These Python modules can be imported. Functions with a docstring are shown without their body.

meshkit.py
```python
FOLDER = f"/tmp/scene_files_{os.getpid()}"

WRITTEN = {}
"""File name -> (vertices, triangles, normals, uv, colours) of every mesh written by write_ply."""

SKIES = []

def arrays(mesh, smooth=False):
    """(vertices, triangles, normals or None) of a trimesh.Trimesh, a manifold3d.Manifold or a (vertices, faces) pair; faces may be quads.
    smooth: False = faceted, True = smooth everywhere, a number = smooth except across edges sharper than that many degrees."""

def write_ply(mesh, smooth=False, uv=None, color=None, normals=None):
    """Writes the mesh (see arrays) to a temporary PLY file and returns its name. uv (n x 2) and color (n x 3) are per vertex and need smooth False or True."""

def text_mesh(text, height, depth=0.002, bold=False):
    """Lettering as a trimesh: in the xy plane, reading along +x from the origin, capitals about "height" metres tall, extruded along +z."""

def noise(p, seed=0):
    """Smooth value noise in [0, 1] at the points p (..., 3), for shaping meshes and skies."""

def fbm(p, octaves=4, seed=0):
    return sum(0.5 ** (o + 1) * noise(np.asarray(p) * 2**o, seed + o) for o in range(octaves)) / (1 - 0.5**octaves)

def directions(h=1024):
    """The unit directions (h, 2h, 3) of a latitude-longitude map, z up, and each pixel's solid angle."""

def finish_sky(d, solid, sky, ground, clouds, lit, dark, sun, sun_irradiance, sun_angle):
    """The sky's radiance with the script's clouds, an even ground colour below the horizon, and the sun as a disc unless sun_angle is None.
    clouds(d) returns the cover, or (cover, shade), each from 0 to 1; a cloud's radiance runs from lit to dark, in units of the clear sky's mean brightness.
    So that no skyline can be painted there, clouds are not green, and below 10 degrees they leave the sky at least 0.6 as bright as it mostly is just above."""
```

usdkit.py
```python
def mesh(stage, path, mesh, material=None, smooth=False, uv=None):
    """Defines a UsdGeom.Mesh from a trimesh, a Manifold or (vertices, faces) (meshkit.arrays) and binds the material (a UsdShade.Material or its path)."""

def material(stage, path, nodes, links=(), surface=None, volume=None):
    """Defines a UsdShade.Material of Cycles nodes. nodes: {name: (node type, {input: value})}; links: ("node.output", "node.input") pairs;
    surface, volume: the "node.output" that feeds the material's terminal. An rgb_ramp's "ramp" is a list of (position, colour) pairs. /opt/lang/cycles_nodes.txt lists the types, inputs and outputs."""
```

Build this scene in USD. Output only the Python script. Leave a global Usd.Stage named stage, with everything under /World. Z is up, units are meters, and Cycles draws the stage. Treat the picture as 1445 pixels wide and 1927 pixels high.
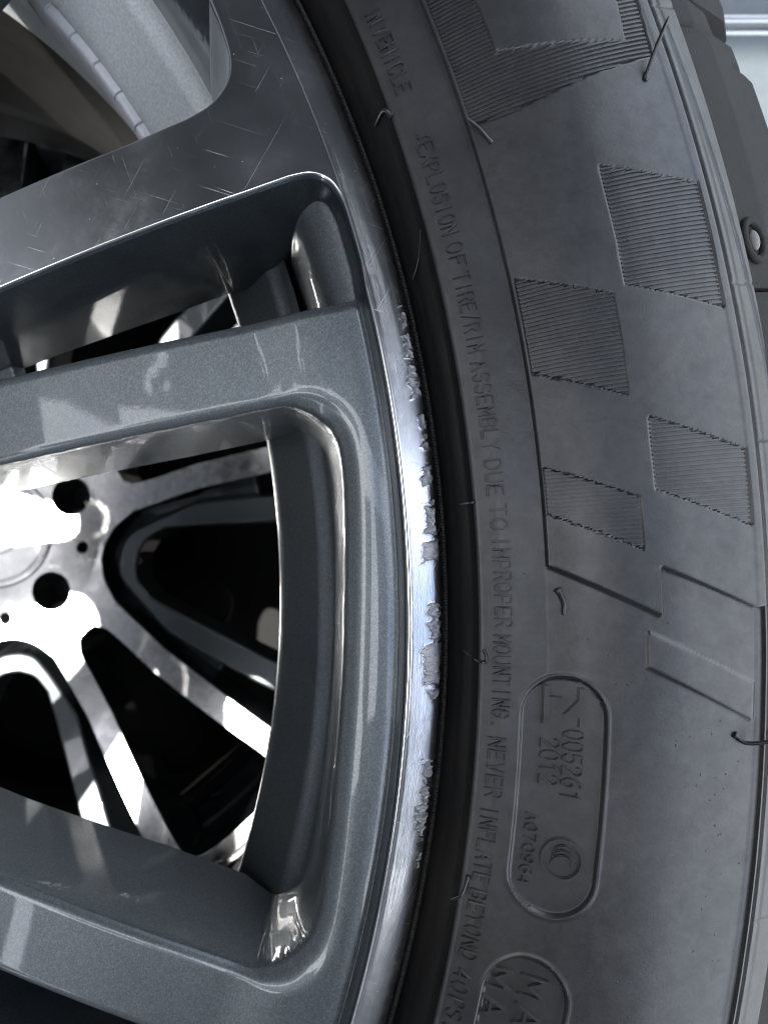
import math
import numpy as np
import shapely
import trimesh
from scipy.interpolate import PchipInterpolator
from shapely import affinity
from shapely.geometry import LineString, MultiPolygon, Point, Polygon, box
from pxr import Gf, Sdf, Usd, UsdGeom, UsdLux, UsdShade, Vt
import meshkit
import usdkit

# ------------------------------------------------------------------ stage, camera, light
stage = Usd.Stage.CreateInMemory()
UsdGeom.SetStageUpAxis(stage, UsdGeom.Tokens.z)
UsdGeom.SetStageMetersPerUnit(stage, 1.0)
UsdGeom.Xform.Define(stage, '/World')
UsdGeom.Scope.Define(stage, '/World/Looks')
rng = np.random.default_rng(7)

cam = UsdGeom.Camera.Define(stage, '/World/camera')
cam.CreateFocalLengthAttr(26.0)
cam.CreateHorizontalApertureAttr(26.0 * 1445 / 1451)
cam.CreateVerticalApertureAttr(26.0 * 1927 / 1451)
cam.CreateClippingRangeAttr(Gf.Vec2f(0.01, 500))
cam.CreateFStopAttr(26.0)
cam.CreateFocusDistanceAttr(0.143)
cam.CreateExposureAttr(2.35)
cam.AddTranslateOp().Set(Gf.Vec3d(0.259, 0.0161, 0.1448))
cam.AddRotateXOp().Set(1.879)

SUN_AZ, SUN_EL = math.radians(262.0), math.radians(65.0)          # azimuth from +y towards +x
sx, sy, sz = math.sin(SUN_AZ) * math.cos(SUN_EL), math.cos(SUN_AZ) * math.cos(SUN_EL), math.sin(SUN_EL)
dome = UsdLux.DomeLight.Define(stage, '/World/sky')
dome.GetPrim().SetCustomDataByKey('kind', 'structure')
sky = usdkit.material(stage, '/World/Looks/sky', {
    'sky': ('sky_texture', {'sky_type': 'single_scattering', 'sun_disc': False, 'sun_elevation': SUN_EL, 'sun_rotation': SUN_AZ}),
    'tc': ('texture_coordinate', {}),
    'map': ('mapping', {'scale': (1.0, 1.0, 2.2)}),
    'n': ('noise_texture', {'scale': 2.1, 'detail': 7.0, 'roughness': 0.58, 'distortion': 0.3}),
    'r': ('rgb_ramp', {'ramp': [(0.36, (0, 0, 0)), (0.58, (1, 1, 1))]}),
    'mix': ('mix', {'color2': (7.4, 7.6, 7.9)}),
    'bg': ('background_shader', {'strength': 0.12})},
    [('tc.generated', 'map.vector'), ('map.vector', 'n.vector'), ('n.fac', 'r.fac'), ('r.color', 'mix.fac'),
     ('sky.color', 'mix.color1'), ('mix.color', 'bg.color')], surface='bg.background')
UsdShade.MaterialBindingAPI.Apply(dome.GetPrim()).Bind(sky)
sun = UsdLux.DistantLight.Define(stage, '/World/sun')
sun.CreateIntensityAttr(0.5)
sun.CreateAngleAttr(0.6)
sun.CreateNormalizeAttr(True)
sun.CreateColorAttr(Gf.Vec3f(1.0, 0.96, 0.90))
sun.AddRotateXYZOp().Set(Gf.Vec3f(math.degrees(math.pi / 2 - SUN_EL), 0, 180 - math.degrees(SUN_AZ)))

# ------------------------------------------------------------------ helpers
used = {}


def numbered(path):
    k = used.get(path, -1) + 1
    used[path] = k
    return path if k == 0 else '%s_%03d' % (path, k)


def tag(p, label=None, cat=None, group=None, kind=None):
    for key, v in (('label', label), ('category', cat), ('group', group), ('kind', kind)):
        if v:
            p.SetCustomDataByKey(key, v)
    return p


def thing(name, label, cat, loc=(0, 0, 0), rz=0.0, group=None):
    x = UsdGeom.Xform.Define(stage, numbered('/World/' + name))
    x.AddTranslateOp().Set(Gf.Vec3d(*loc))
    x.AddRotateZOp().Set(rz)
    return tag(x.GetPrim(), label, cat, group)


def part(parent, name, mesh, m, smooth=30, label=None, kind=None):
    base = str(parent.GetPath()) if parent is not None else '/World'
    own = getattr(mesh, 'metadata', {}).get('n') if smooth == 'own' else None
    g = usdkit.mesh(stage, numbered(base + '/' + name), mesh, m, smooth=False if own is not None else smooth)
    if own is not None:
        g.CreateNormalsAttr(Vt.Vec3fArray.FromNumpy(np.asarray(own, np.float32)))
        g.SetNormalsInterpolation('vertex')
    p = g.GetPrim()
    return tag(p, label, None, None, kind)


def top(name, mesh, m, label, cat, group=None, kind=None, smooth=30):
    return tag(part(None, name, mesh, m, smooth), label, cat, group, kind)


def cat(meshes):
    return trimesh.util.concatenate(meshes)


def lathe(profile, a0=0.0, a1=360.0, n=360):
    """A surface of revolution about z through the (radius, height) points, facing up/out for a profile that runs outwards."""
    pr = np.asarray(profile, float)
    full = abs(a1 - a0) >= 359.99
    th = np.radians(np.linspace(a0, a1, n + 1))
    if full:
        th = th[:-1]
    v = np.stack([pr[:, 0][:, None] * np.cos(th), pr[:, 0][:, None] * np.sin(th), np.repeat(pr[:, 1][:, None], len(th), 1)], -1)
    return grid_mesh(v, full)


def grid_mesh(v, wrap=False):
    r, c = v.shape[:2]
    i, j = np.meshgrid(np.arange(r - 1), np.arange(c if wrap else c - 1), indexing='ij')
    a = i * c + j
    b = i * c + (j + 1) % c
    d = (i + 1) * c + j
    e = (i + 1) * c + (j + 1) % c
    f = np.concatenate([np.stack([a, d, e], -1).reshape(-1, 3), np.stack([a, e, b], -1).reshape(-1, 3)])
    return trimesh.Trimesh(v.reshape(-1, 3), f, process=False)


def round_profile(pts, r=0.0008, n=4):
    """Rounds the corners of a (radius, height) polyline."""
    out = [np.array(pts[0], float)]
    P = np.asarray(pts, float)
    for k in range(1, len(P) - 1):
        a, b, c = P[k - 1], P[k], P[k + 1]
        la, lc = np.linalg.norm(a - b), np.linalg.norm(c - b)
        t = min(r, la * .45, lc * .45)
        p, q = b + (a - b) / la * t, b + (c - b) / lc * t
        for u in np.linspace(0, 1, n):
            out.append((1 - u) ** 2 * p + 2 * u * (1 - u) * b + u * u * q)
    out.append(P[-1])
    return np.array(out)


def tube(pts, rad, n=8):
    """A closed tapered tube along a 3-d polyline; rad a number or one per point."""
    P = np.asarray(pts, float)
    rad = np.broadcast_to(rad, len(P))
    t = np.gradient(P, axis=0)
    t /= np.linalg.norm(t, axis=1, keepdims=True)
    up = np.array([0, 0, 1.0]) if abs(t[0, 2]) < .8 else np.array([1.0, 0, 0])
    a = np.cross(t, up)
    a /= np.linalg.norm(a, axis=1, keepdims=True)
    b = np.cross(a, t)
    ph = np.linspace(0, 2 * np.pi, n, endpoint=False)
    v = P[:, None] + rad[:, None, None] * (np.cos(ph)[None, :, None] * a[:, None] + np.sin(ph)[None, :, None] * b[:, None])
    m = grid_mesh(v, True)
    v = np.vstack([m.vertices, P[0], P[-1]])
    k = len(m.vertices)
    f = [[k, i, (i + 1) % n] for i in range(n)] + [[k + 1, (len(P) - 1) * n + (i + 1) % n, (len(P) - 1) * n + i] for i in range(n)]
    m = trimesh.Trimesh(v, np.vstack([m.faces, f]), process=False)
    if m.volume < 0:
        m.invert()
    return m


def spline(pts, n=8):
    """Catmull-Rom through the points."""
    p = np.asarray(pts, float)
    q = np.vstack([2 * p[0] - p[1], p, 2 * p[-1] - p[-2]])
    out = []
    for i in range(1, len(q) - 2):
        for t in np.linspace(0, 1, n, endpoint=False):
            out.append(.5 * ((2 * q[i]) + (q[i + 1] - q[i - 1]) * t + (2 * q[i - 1] - 5 * q[i] + 4 * q[i + 1] - q[i + 2]) * t * t
                             + (3 * q[i] - q[i - 1] - 3 * q[i + 1] + q[i + 2]) * t ** 3))
    return np.array(out + [p[-1]])


def clip2(v, f, s, fn=None):
    """Keeps the part of a triangle mesh (v, f) where s >= 0 (s per vertex); fn(points) gives s exactly and refines the cut."""
    keep = s >= 0
    n = keep[f].sum(1)
    full = f[n == 3]
    part_ = f[(n == 1) | (n == 2)]
    if not len(part_):
        idx = np.unique(full)
        m = np.full(len(v), -1)
        m[idx] = np.arange(len(idx))
        return v[idx], m[full]
    one = keep[part_].sum(1) == 1
    lead = np.where(one, keep[part_].argmax(1), keep[part_].argmin(1))
    k = np.arange(len(part_))
    a, b, c = part_[k, lead], part_[k, (lead + 1) % 3], part_[k, (lead + 2) % 3]
    e = np.sort(np.concatenate([np.stack([a, b], 1), np.stack([a, c], 1)]), 1)
    ue, inv = np.unique(e, axis=0, return_inverse=True)
    inv = inv.reshape(-1)
    s0, s1 = s[ue[:, 0]], s[ue[:, 1]]
    t = s0 / (s0 - s1)
    if fn is not None:
        lo, hi = np.zeros(len(t)), np.ones(len(t))
        for it in range(14):
            p = v[ue[:, 0]] * (1 - t[:, None]) + v[ue[:, 1]] * t[:, None]
            same = (fn(p) >= 0) == (s0 >= 0)
            lo, hi = np.where(same, t, lo), np.where(same, hi, t)
            t = (lo + hi) / 2
    new = v[ue[:, 0]] * (1 - t[:, None]) + v[ue[:, 1]] * t[:, None]
    ab, ac = len(v) + inv[:len(a)], len(v) + inv[len(a):]
    faces = np.vstack([full, np.stack([a, ab, ac], 1)[one], np.stack([ab, b, c], 1)[~one], np.stack([ab, c, ac], 1)[~one]])
    v2 = np.vstack([v, new])
    idx = np.unique(faces)
    m = np.full(len(v2), -1)
    m[idx] = np.arange(len(idx))
    return v2[idx], m[faces]


def sdf(poly, xy):
    """Signed distance, positive inside."""
    pts = shapely.points(xy)
    shapely.prepare(poly)
    d = shapely.distance(pts, poly.boundary)
    return np.where(shapely.contains_xy(poly, xy[:, 0], xy[:, 1]), d, -d)


def smax(a, b, k):
    h = np.clip(.5 + .5 * (a - b) / k, 0, 1)
    return b + (a - b) * h + k * h * (1 - h)


def split(v, f, fn, levels):
    """Cuts a flat mesh along fn = level for every level, keeping all of it, so that edges of the relief fall on mesh edges."""
    w = np.column_stack([v, fn(v)])
    for L in levels:
        s = w[:, 2] - L
        if (s > 0).all() or (s < 0).all():
            continue
        v1, f1 = clip2(w, f, s)
        v2, f2 = clip2(w, f, -s)
        w, f = np.vstack([v1, v2]), np.vstack([f1, f2 + len(v1)])
    return w[:, :2], f


def sstep(x, a, b):
    t = np.clip((x - a) / (b - a), 0, 1)
    return t * t * (3 - 2 * t)


# ------------------------------------------------------------------ materials
def M(name, nodes, links, surface='p.BSDF'):
    return usdkit.material(stage, '/World/Looks/' + name, nodes, links, surface=surface)


def paint(name, col, rough=.38, metallic=.75, coat=1.0):
    return M(name, {
        'tc': ('texture_coordinate', {}),
        'v': ('voronoi_texture', {'scale': 4300.0}),
        'bw': ('rgb_to_bw', {}),
        'flake': ('rgb_ramp', {'ramp': [(0, tuple(.72 * c for c in col)), (.55, col), (1, tuple(1.4 * c for c in col))]}),
        'n2': ('noise_texture', {'scale': 30.0, 'detail': 6.0}),
        'rr': ('map_range', {'from_min': .3, 'from_max': .7, 'to_min': rough - .05, 'to_max': rough + .07}),
        'dust': ('noise_texture', {'scale': 900.0, 'detail': 3.0, 'roughness': .7}),
        'dr': ('rgb_ramp', {'ramp': [(.70, (0, 0, 0)), (.78, (1, 1, 1))]}),
        'dm': ('mix', {'color2': (.30, .30, .29)}),
        'df': ('math', {'math_type': 'multiply', 'value2': .35}),
        'b': ('bump', {'strength': .10, 'distance': .0002}),
        'on': ('noise_texture', {'scale': 1500.0, 'detail': 2.0}),
        'ob': ('bump', {'strength': .05, 'distance': .00005}),
        'p': ('principled_bsdf', {'metallic': metallic, 'coat_weight': coat, 'coat_roughness': .02, 'coat_ior': 1.5})},
        [('tc.object', 'v.vector'), ('v.color', 'bw.color'), ('bw.val', 'flake.fac'), ('tc.object', 'n2.vector'), ('n2.fac', 'rr.value'),
         ('rr.result', 'p.roughness'), ('tc.object', 'dust.vector'), ('dust.fac', 'dr.fac'), ('dr.color', 'df.value1'), ('df.value', 'dm.fac'),
         ('flake.color', 'dm.color1'), ('dm.color', 'p.base_color'), ('bw.val', 'b.height'), ('b.normal', 'p.normal'),
         ('tc.object', 'on.vector'), ('on.fac', 'ob.height'), ('ob.normal', 'p.coat_normal')])


def polished(name, base=(.80, .80, .81), rough=.13, scratch=.55, lines=.10):
    """Diamond-turned aluminium under clear lacquer: fine concentric lines, hairline scratches in several directions, a little dirt."""
    nodes = {
        'tc': ('texture_coordinate', {}), 'xyz': ('separate_xyz', {}),
        'x2': ('math', {'math_type': 'multiply'}), 'y2': ('math', {'math_type': 'multiply_add'}), 'r': ('math', {'math_type': 'sqrt'}),
        'ang': ('math', {'math_type': 'arctan2'}),
        'rs': ('math', {'math_type': 'multiply', 'value2': 9000.0}), 'as': ('math', {'math_type': 'multiply', 'value2': 14.0}),
        'pol': ('combine_xyz', {}), 'turn': ('noise_texture', {'scale': 1.0, 'detail': 3.0, 'roughness': .7}),
        'blot': ('noise_texture', {'scale': 55.0, 'detail': 5.0, 'roughness': .6}),
        'rr': ('map_range', {'from_min': .3, 'from_max': .75, 'to_min': rough * .75, 'to_max': rough * 1.5}),
        'sum1': ('math', {'math_type': 'maximum'}), 'sum2': ('math', {'math_type': 'maximum'}), 'sum3': ('math', {'math_type': 'maximum'}),
        'sr': ('math', {'math_type': 'multiply', 'value2': scratch}),
        'rough': ('math', {'math_type': 'add', 'use_clamp': True}),
        'speck': ('noise_texture', {'scale': 1100.0, 'detail': 2.0, 'roughness': .6}),
        'sp': ('rgb_ramp', {'ramp': [(.74, (0, 0, 0)), (.80, (.8, .8, .8))]}),
        'cm': ('mix', {'color1': base, 'color2': (.62, .60, .57)}),
        'b': ('bump', {'strength': lines, 'distance': .00004}),
        'b2': ('bump', {'strength': .35, 'distance': .00005}),
        'met': ('math', {'math_type': 'multiply_add', 'value2': -.75, 'value3': 1.0}),
        'p': ('principled_bsdf', {'coat_weight': .35, 'coat_roughness': .06})}
    links = [('tc.object', 'xyz.vector'), ('xyz.x', 'x2.value1'), ('xyz.x', 'x2.value2'), ('xyz.y', 'y2.value1'), ('xyz.y', 'y2.value2'),
             ('x2.value', 'y2.value3'), ('y2.value', 'r.value1'), ('xyz.y', 'ang.value1'), ('xyz.x', 'ang.value2'),
             ('r.value', 'rs.value1'), ('ang.value', 'as.value1'), ('rs.value', 'pol.x'), ('as.value', 'pol.y'), ('pol.vector', 'turn.vector'),
             ('tc.object', 'blot.vector'), ('blot.fac', 'rr.value'),
             ('sum3.value', 'sr.value1'), ('rr.result', 'rough.value1'), ('sr.value', 'rough.value2'), ('rough.value', 'p.roughness'),
             ('tc.object', 'speck.vector'), ('speck.fac', 'sp.fac'), ('sum3.value', 'cm.fac'), ('cm.color', 'p.base_color'),
             ('sum3.value', 'met.value1'), ('met.value', 'p.metallic'),
             ('turn.fac', 'b.height'), ('sum3.value', 'b2.height'), ('b.normal', 'b2.normal'), ('b2.normal', 'p.normal')]
    for k, (rot, off) in enumerate(((.35, 0.0), (1.25, 3.1), (-.5, 7.7))):
        nodes['m%d' % k] = ('mapping', {'mapping_type': 'texture', 'rotation': (0, 0, rot), 'scale': (1 / 6500.0, 1 / 60.0, 1 / 60.0), 'location': (off, off, 0)})
        nodes['n%d' % k] = ('noise_texture', {'scale': 1.0, 'detail': 2.0, 'roughness': .5, 'distortion': .6})
        nodes['r%d' % k] = ('rgb_ramp', {'ramp': [(.71, (0, 0, 0)), (.84, (.5, .5, .5))]})
        links += [('tc.object', 'm%d.vector' % k), ('m%d.vector' % k, 'n%d.vector' % k), ('n%d.fac' % k, 'r%d.fac' % k)]
    links += [('r0.color', 'sum1.value1'), ('r1.color', 'sum1.value2'), ('sum1.value', 'sum2.value1'), ('r2.color', 'sum2.value2'),
              ('sum2.value', 'sum3.value1'), ('sp.color', 'sum3.value2')]
    return M(name, nodes, links)


def rubber(name, col=(.0080, .0085, .0098), rough=.37, dust=.5, spec=.62, bump=.25):
    d = tuple(c * 1.0 + .020 for c in col)
    return M(name, {
        'tc': ('texture_coordinate', {}),
        'n': ('noise_texture', {'scale': 22.0, 'detail': 8.0, 'roughness': .62}),
        'nr': ('rgb_ramp', {'ramp': [(.38, (0, 0, 0)), (.72, (1, 1, 1))]}),
        'f': ('noise_texture', {'scale': 700.0, 'detail': 4.0, 'roughness': .75}),
        'fr': ('rgb_ramp', {'ramp': [(.62, (0, 0, 0)), (.80, (1, 1, 1))]}),
        'fm': ('math', {'math_type': 'multiply', 'value2': .35}),
        'mx': ('math', {'math_type': 'multiply', 'value2': dust}),
        'add': ('math', {'math_type': 'add', 'use_clamp': True}),
        'c': ('mix', {'color1': col, 'color2': d}),
        'bn': ('noise_texture', {'scale': 9.0, 'detail': 7.0, 'roughness': .7, 'distortion': .8}), 'br': ('rgb_ramp', {'ramp': [(.50, (0, 0, 0)), (.72, (.6, .6, .6))]}),
        'bl': ('mix', {'color2': tuple(c + q for c, q in zip(col, (.026, .021, .015)))}),
        'rr': ('map_range', {'from_min': .3, 'from_max': .7, 'to_min': rough - .08, 'to_max': rough + .10}),
        'sm': ('noise_texture', {'scale': 330.0, 'detail': 7.0, 'roughness': .72, 'distortion': .5}), 'sr': ('map_range', {'from_min': .32, 'from_max': .68, 'to_min': spec * .86, 'to_max': spec * 1.2}),
        'g': ('noise_texture', {'scale': 2600.0, 'detail': 3.0, 'roughness': .6}),
        'b': ('bump', {'strength': bump, 'distance': .00008}),
        'p': ('principled_bsdf', {'specular_ior_level': spec})},
        [('tc.object', 'n.vector'), ('n.fac', 'nr.fac'), ('nr.color', 'mx.value1'), ('tc.object', 'f.vector'), ('f.fac', 'fr.fac'),
         ('fr.color', 'fm.value1'), ('mx.value', 'add.value1'), ('fm.value', 'add.value2'), ('add.value', 'c.fac'), ('tc.object', 'bn.vector'), ('bn.fac', 'br.fac'), ('br.color', 'bl.fac'), ('c.color', 'bl.color1'), ('bl.color', 'p.base_color'),
         ('n.fac', 'rr.value'), ('rr.result', 'p.roughness'), ('tc.object', 'sm.vector'), ('sm.fac', 'sr.value'), ('sr.result', 'p.specular_ior_level'), ('tc.object', 'g.vector'), ('g.fac', 'b.height'), ('b.normal', 'p.normal')])


def plain(name, col, rough=.5, metallic=0.0, scale=200.0, amount=.2, bump=.2, dist=.0002):
    return M(name, {
        'tc': ('texture_coordinate', {}), 'n': ('noise_texture', {'scale': scale, 'detail': 6.0, 'roughness': .65}),
        'c': ('rgb_ramp', {'ramp': [(.25, tuple(c * (1 - amount) for c in col)), (.75, tuple(min(1, c * (1 + amount)) for c in col))]}),
        'b': ('bump', {'strength': bump, 'distance': dist}),
        'p': ('principled_bsdf', {'roughness': rough, 'metallic': metallic})},
        [('tc.object', 'n.vector'), ('n.fac', 'c.fac'), ('c.color', 'p.base_color'), ('n.fac', 'b.height'), ('b.normal', 'p.normal')])


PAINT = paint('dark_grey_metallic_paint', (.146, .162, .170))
SHADED_PAINT = paint('shaded_metallic_paint_sides', (.060, .074, .084), .33, .9)  # darker copy of the wheel paint; shade of the sides put into its colour
POL = polished('polished_aluminium', rough=.14, scratch=.15)
LIP = polished('polished_rim_edge', rough=.16, scratch=.35, lines=.35)
HUB = polished('polished_aluminium_clean', (.66, .66, .67), rough=.25, scratch=.15, lines=.12)
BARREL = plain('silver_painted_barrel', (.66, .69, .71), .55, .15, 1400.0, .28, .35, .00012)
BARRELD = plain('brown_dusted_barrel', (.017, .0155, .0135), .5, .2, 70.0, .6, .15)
LEAD = plain('grey_weight_metal', (.78, .79, .84), .42, .3, 900.0, .08, .1, .00005)
SCRAPE = M('scraped_bare_aluminium', {
    'tc': ('texture_coordinate', {}), 'map': ('mapping', {'scale': (900.0, 3600.0, 900.0)}), 'n': ('noise_texture', {'scale': 1.0, 'detail': 5.0, 'roughness': .7}),
    'c': ('rgb_ramp', {'ramp': [(.30, (.32, .32, .33)), (.44, (.74, .74, .75)), (.8, (.90, .90, .91))]}),
    'at': ('attribute', {'attribute': 'rim'}), 'er': ('map_range', {'from_min': .02, 'from_max': .14, 'to_min': .85, 'to_max': 0.0, 'clamp': True}),
    'mx': ('mix', {'color2': (.06, .058, .055)}),
    'b': ('bump', {'strength': .55, 'distance': .00025}),
    'p': ('principled_bsdf', {'metallic': 1.0, 'roughness': .30})},
    [('tc.object', 'map.vector'), ('map.vector', 'n.vector'), ('n.fac', 'c.fac'), ('at.fac', 'er.value'), ('er.result', 'mx.fac'), ('c.color', 'mx.color1'),
     ('mx.color', 'p.base_color'), ('n.fac', 'b.height'), ('b.normal', 'p.normal')])
RUB = rubber('black_rubber')
RUBB = rubber('black_rubber_bead', (.014, .0135, .013), .40, .4)
RUBT = rubber('dusty_tread_rubber', (.019, .0182, .0172), .72, .6, .18, .6)
RUBL = rubber('black_rubber_lettering', (.012, .0125, .014), .40, .25, .5, .1)
HAIR = plain('glossy_black_rubber', (.012, .012, .013), .30)
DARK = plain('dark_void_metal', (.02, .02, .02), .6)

# ------------------------------------------------------------------ the alloy wheel (both wheels are of one design)
# Millimetres in the wheel's own frame: five-fold, each fifth mirrored about the axis of its wide window (angle 0); 36 degrees is the axis of its narrow window.
LIP_IN = 263.8


def zface(R):
    """Height of the machined face, falling towards the hub."""
    u = np.clip((255.0 - R) / 195.0, 0, 1)
    return -28.0 * u ** 2.5 * (3.5 - 2.5 * u)


def mirrored(half):
    """A closed outline about the x axis from its upper half."""
    h = np.asarray(half, float)
    return Polygon(np.vstack([h, (h * [1, -1])[::-1]])).buffer(0)


def across(pts):
    """Mirror about the 36 degree axis."""
    p = np.asarray(pts, float)
    c, s = math.cos(math.radians(72)), math.sin(math.radians(72))
    return np.stack([p[:, 0] * c + p[:, 1] * s, p[:, 0] * s - p[:, 1] * c], 1)


def arc(R, a, b, n=14):
    t = np.radians(np.linspace(a, b, n))
    return np.stack([R * np.cos(t), R * np.sin(t)], 1)


wide = np.vstack([[(96, 0)], spline([(96.3, 5), (101, 15.5), (112, 24.5)], 6), [(130, 29.6), (181, 42.1), (206, 48.3)],
                  spline([(226, 53.2), (234.5, 55.3), (240, 56.2), (245.6, 55.0), (249.6, 51.4), (251.9, 45.0), (253.2, 34.0), (254.0, 20.0), (254.4, 7), (254.5, 0)], 8)])
POLY_WIDE = mirrored(wide)
recess_edge = np.vstack([[(74, 0)], spline([(74.3, 6), (79, 18), (90, 31.5)], 6), [(130, 53.7), (222, 91.9)],
                         spline([(228, 94.3), (233.5, 96.6), (236.8, 97.9), (240.5, 98.6), (244.2, 97.3), (247.0, 93.6), (249.0, 88.5), (251.2, 82.0)], 6), arc(LIP_IN, 17.0, 0, 24)])
POLY_RECESS = mirrored(recess_edge)
slot_edge = np.vstack([[(84, 0)], spline([(84.3, 6), (88.5, 15.5), (100, 25)], 6), [(130, 44.5), (177, 57.6), (249.5, 75.6)]])
POLY_PAINTED = Polygon(np.vstack([slot_edge, arc(LIP_IN + 4, 17.0, 0, 20), arc(LIP_IN + 4, 0, -17.0, 20), (slot_edge * [1, -1])[::-1]])).buffer(0)
narrow = np.vstack([[(74.8, 54.3)], spline([(79.5, 49.5), (90, 50.3), (104, 57.0)], 6), [(130, 70.4), (205, 102.0)],
                    spline([(215.9, 107.2), (220.2, 110.1), (222.9, 113.6), (224.0, 117.4), (223.5, 121.4), (221.6, 126.6), (219.4, 131.2)], 7), arc(255.8, 31.0, 36, 8)])
POLY_NARROW = Polygon(np.vstack([narrow, across(narrow)[::-1]])).buffer(0)
POLY_RECESS_2 = Polygon(across(np.array(POLY_RECESS.exterior.coords)))
CHAMFER = .45


RAMP_R = np.linspace(240, 264, 60)
RAMP_Z = PchipInterpolator([240, 246, 249.5, 250.8, 252.8, 255, 257.5, 260, 262.5, 264], [-86, -62, -45, -29.5, -18.5, -12.2, -8.6, -6.6, -5.6, -5.3])(RAMP_R)


def wedge_heights(xy, which):
    R = np.hypot(xy[:, 0], xy[:, 1])
    a = np.degrees(np.arctan2(xy[:, 1], xy[:, 0]))
    z0 = zface(R)
    if which == 'face':
        d = np.minimum(np.minimum(-sdf(POLY_RECESS, xy), -sdf(POLY_NARROW, xy)), 50)
        e = np.clip(-d, 0, CHAMFER * .995)
        return z0 - .5 + np.sqrt(np.maximum(.25 - e * e, 1e-6))
    if which == 'narrow':
        d = sdf(POLY_NARROW, xy)
        return z0 - CHAMFER - np.maximum(d - CHAMFER, 0) / np.interp(R, [225, 250], [.03, .23])
    d_rec = np.maximum(sdf(POLY_RECESS, xy) - CHAMFER, 0)
    d_pnt = sdf(POLY_PAINTED, xy)
    d_wide = -sdf(POLY_WIDE, xy)
    wall = z0 - CHAMFER - np.maximum(d_rec - .5, 0) / np.interp(R, [235, 248, 262], [.03, .08, .33]) - np.minimum(d_rec, .5) * 1.2
    # painted spokes and ring: flat tops a little below the machined face, rolled edges, drafted sides
    def side(d, r, t):
        u = np.clip(1 - d / r, 0, 1)
        return np.where(d > 0, -r * (1 - np.sqrt(np.maximum(1 - .88 * u * u, 0))), -.654 * r + d / t)
    ring = sstep(R, 242, 251)
    dw = d_wide + 1.3 + 2.3 * ring
    rr = 2.3 + 3.7 * ring
    roll = -1.6 * np.clip((R - 257.5) / 6.3, 0, 1) ** 2
    painted = z0 - 3.6 - 2.0 * sstep(252 - R, 0, 14) + roll + side(dw, rr, .03 + .185 * ring) + side(d_pnt, 2.2, .16) * sstep(263.2 - R, 0, 3)
    # outer end of the slot: a drafted ramp; inner end: a closed groove
    end = np.where(a > 0, np.interp(R, RAMP_R, RAMP_Z), -400)
    end = np.where(np.abs(a) > 14.5, end, -400)
    groove = -34.0 - np.maximum(R - 178.0, 0) * 2.4 + z0
    low = smax(end, groove, 2.0)
    base = smax(painted, np.where(dw < 0, -400, low), 1.6)
    return np.stack([smax(wall, base, .5), wall - base], 1)


def cut_depth(v, R):
    slot = sdf(POLY_PAINTED, v) < -1.5
    return np.where(slot, np.interp(R, [180, 220], [38, 42]), np.interp(R, [180, 215, 235, 248], [38, 41, 40, 31]))


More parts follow.
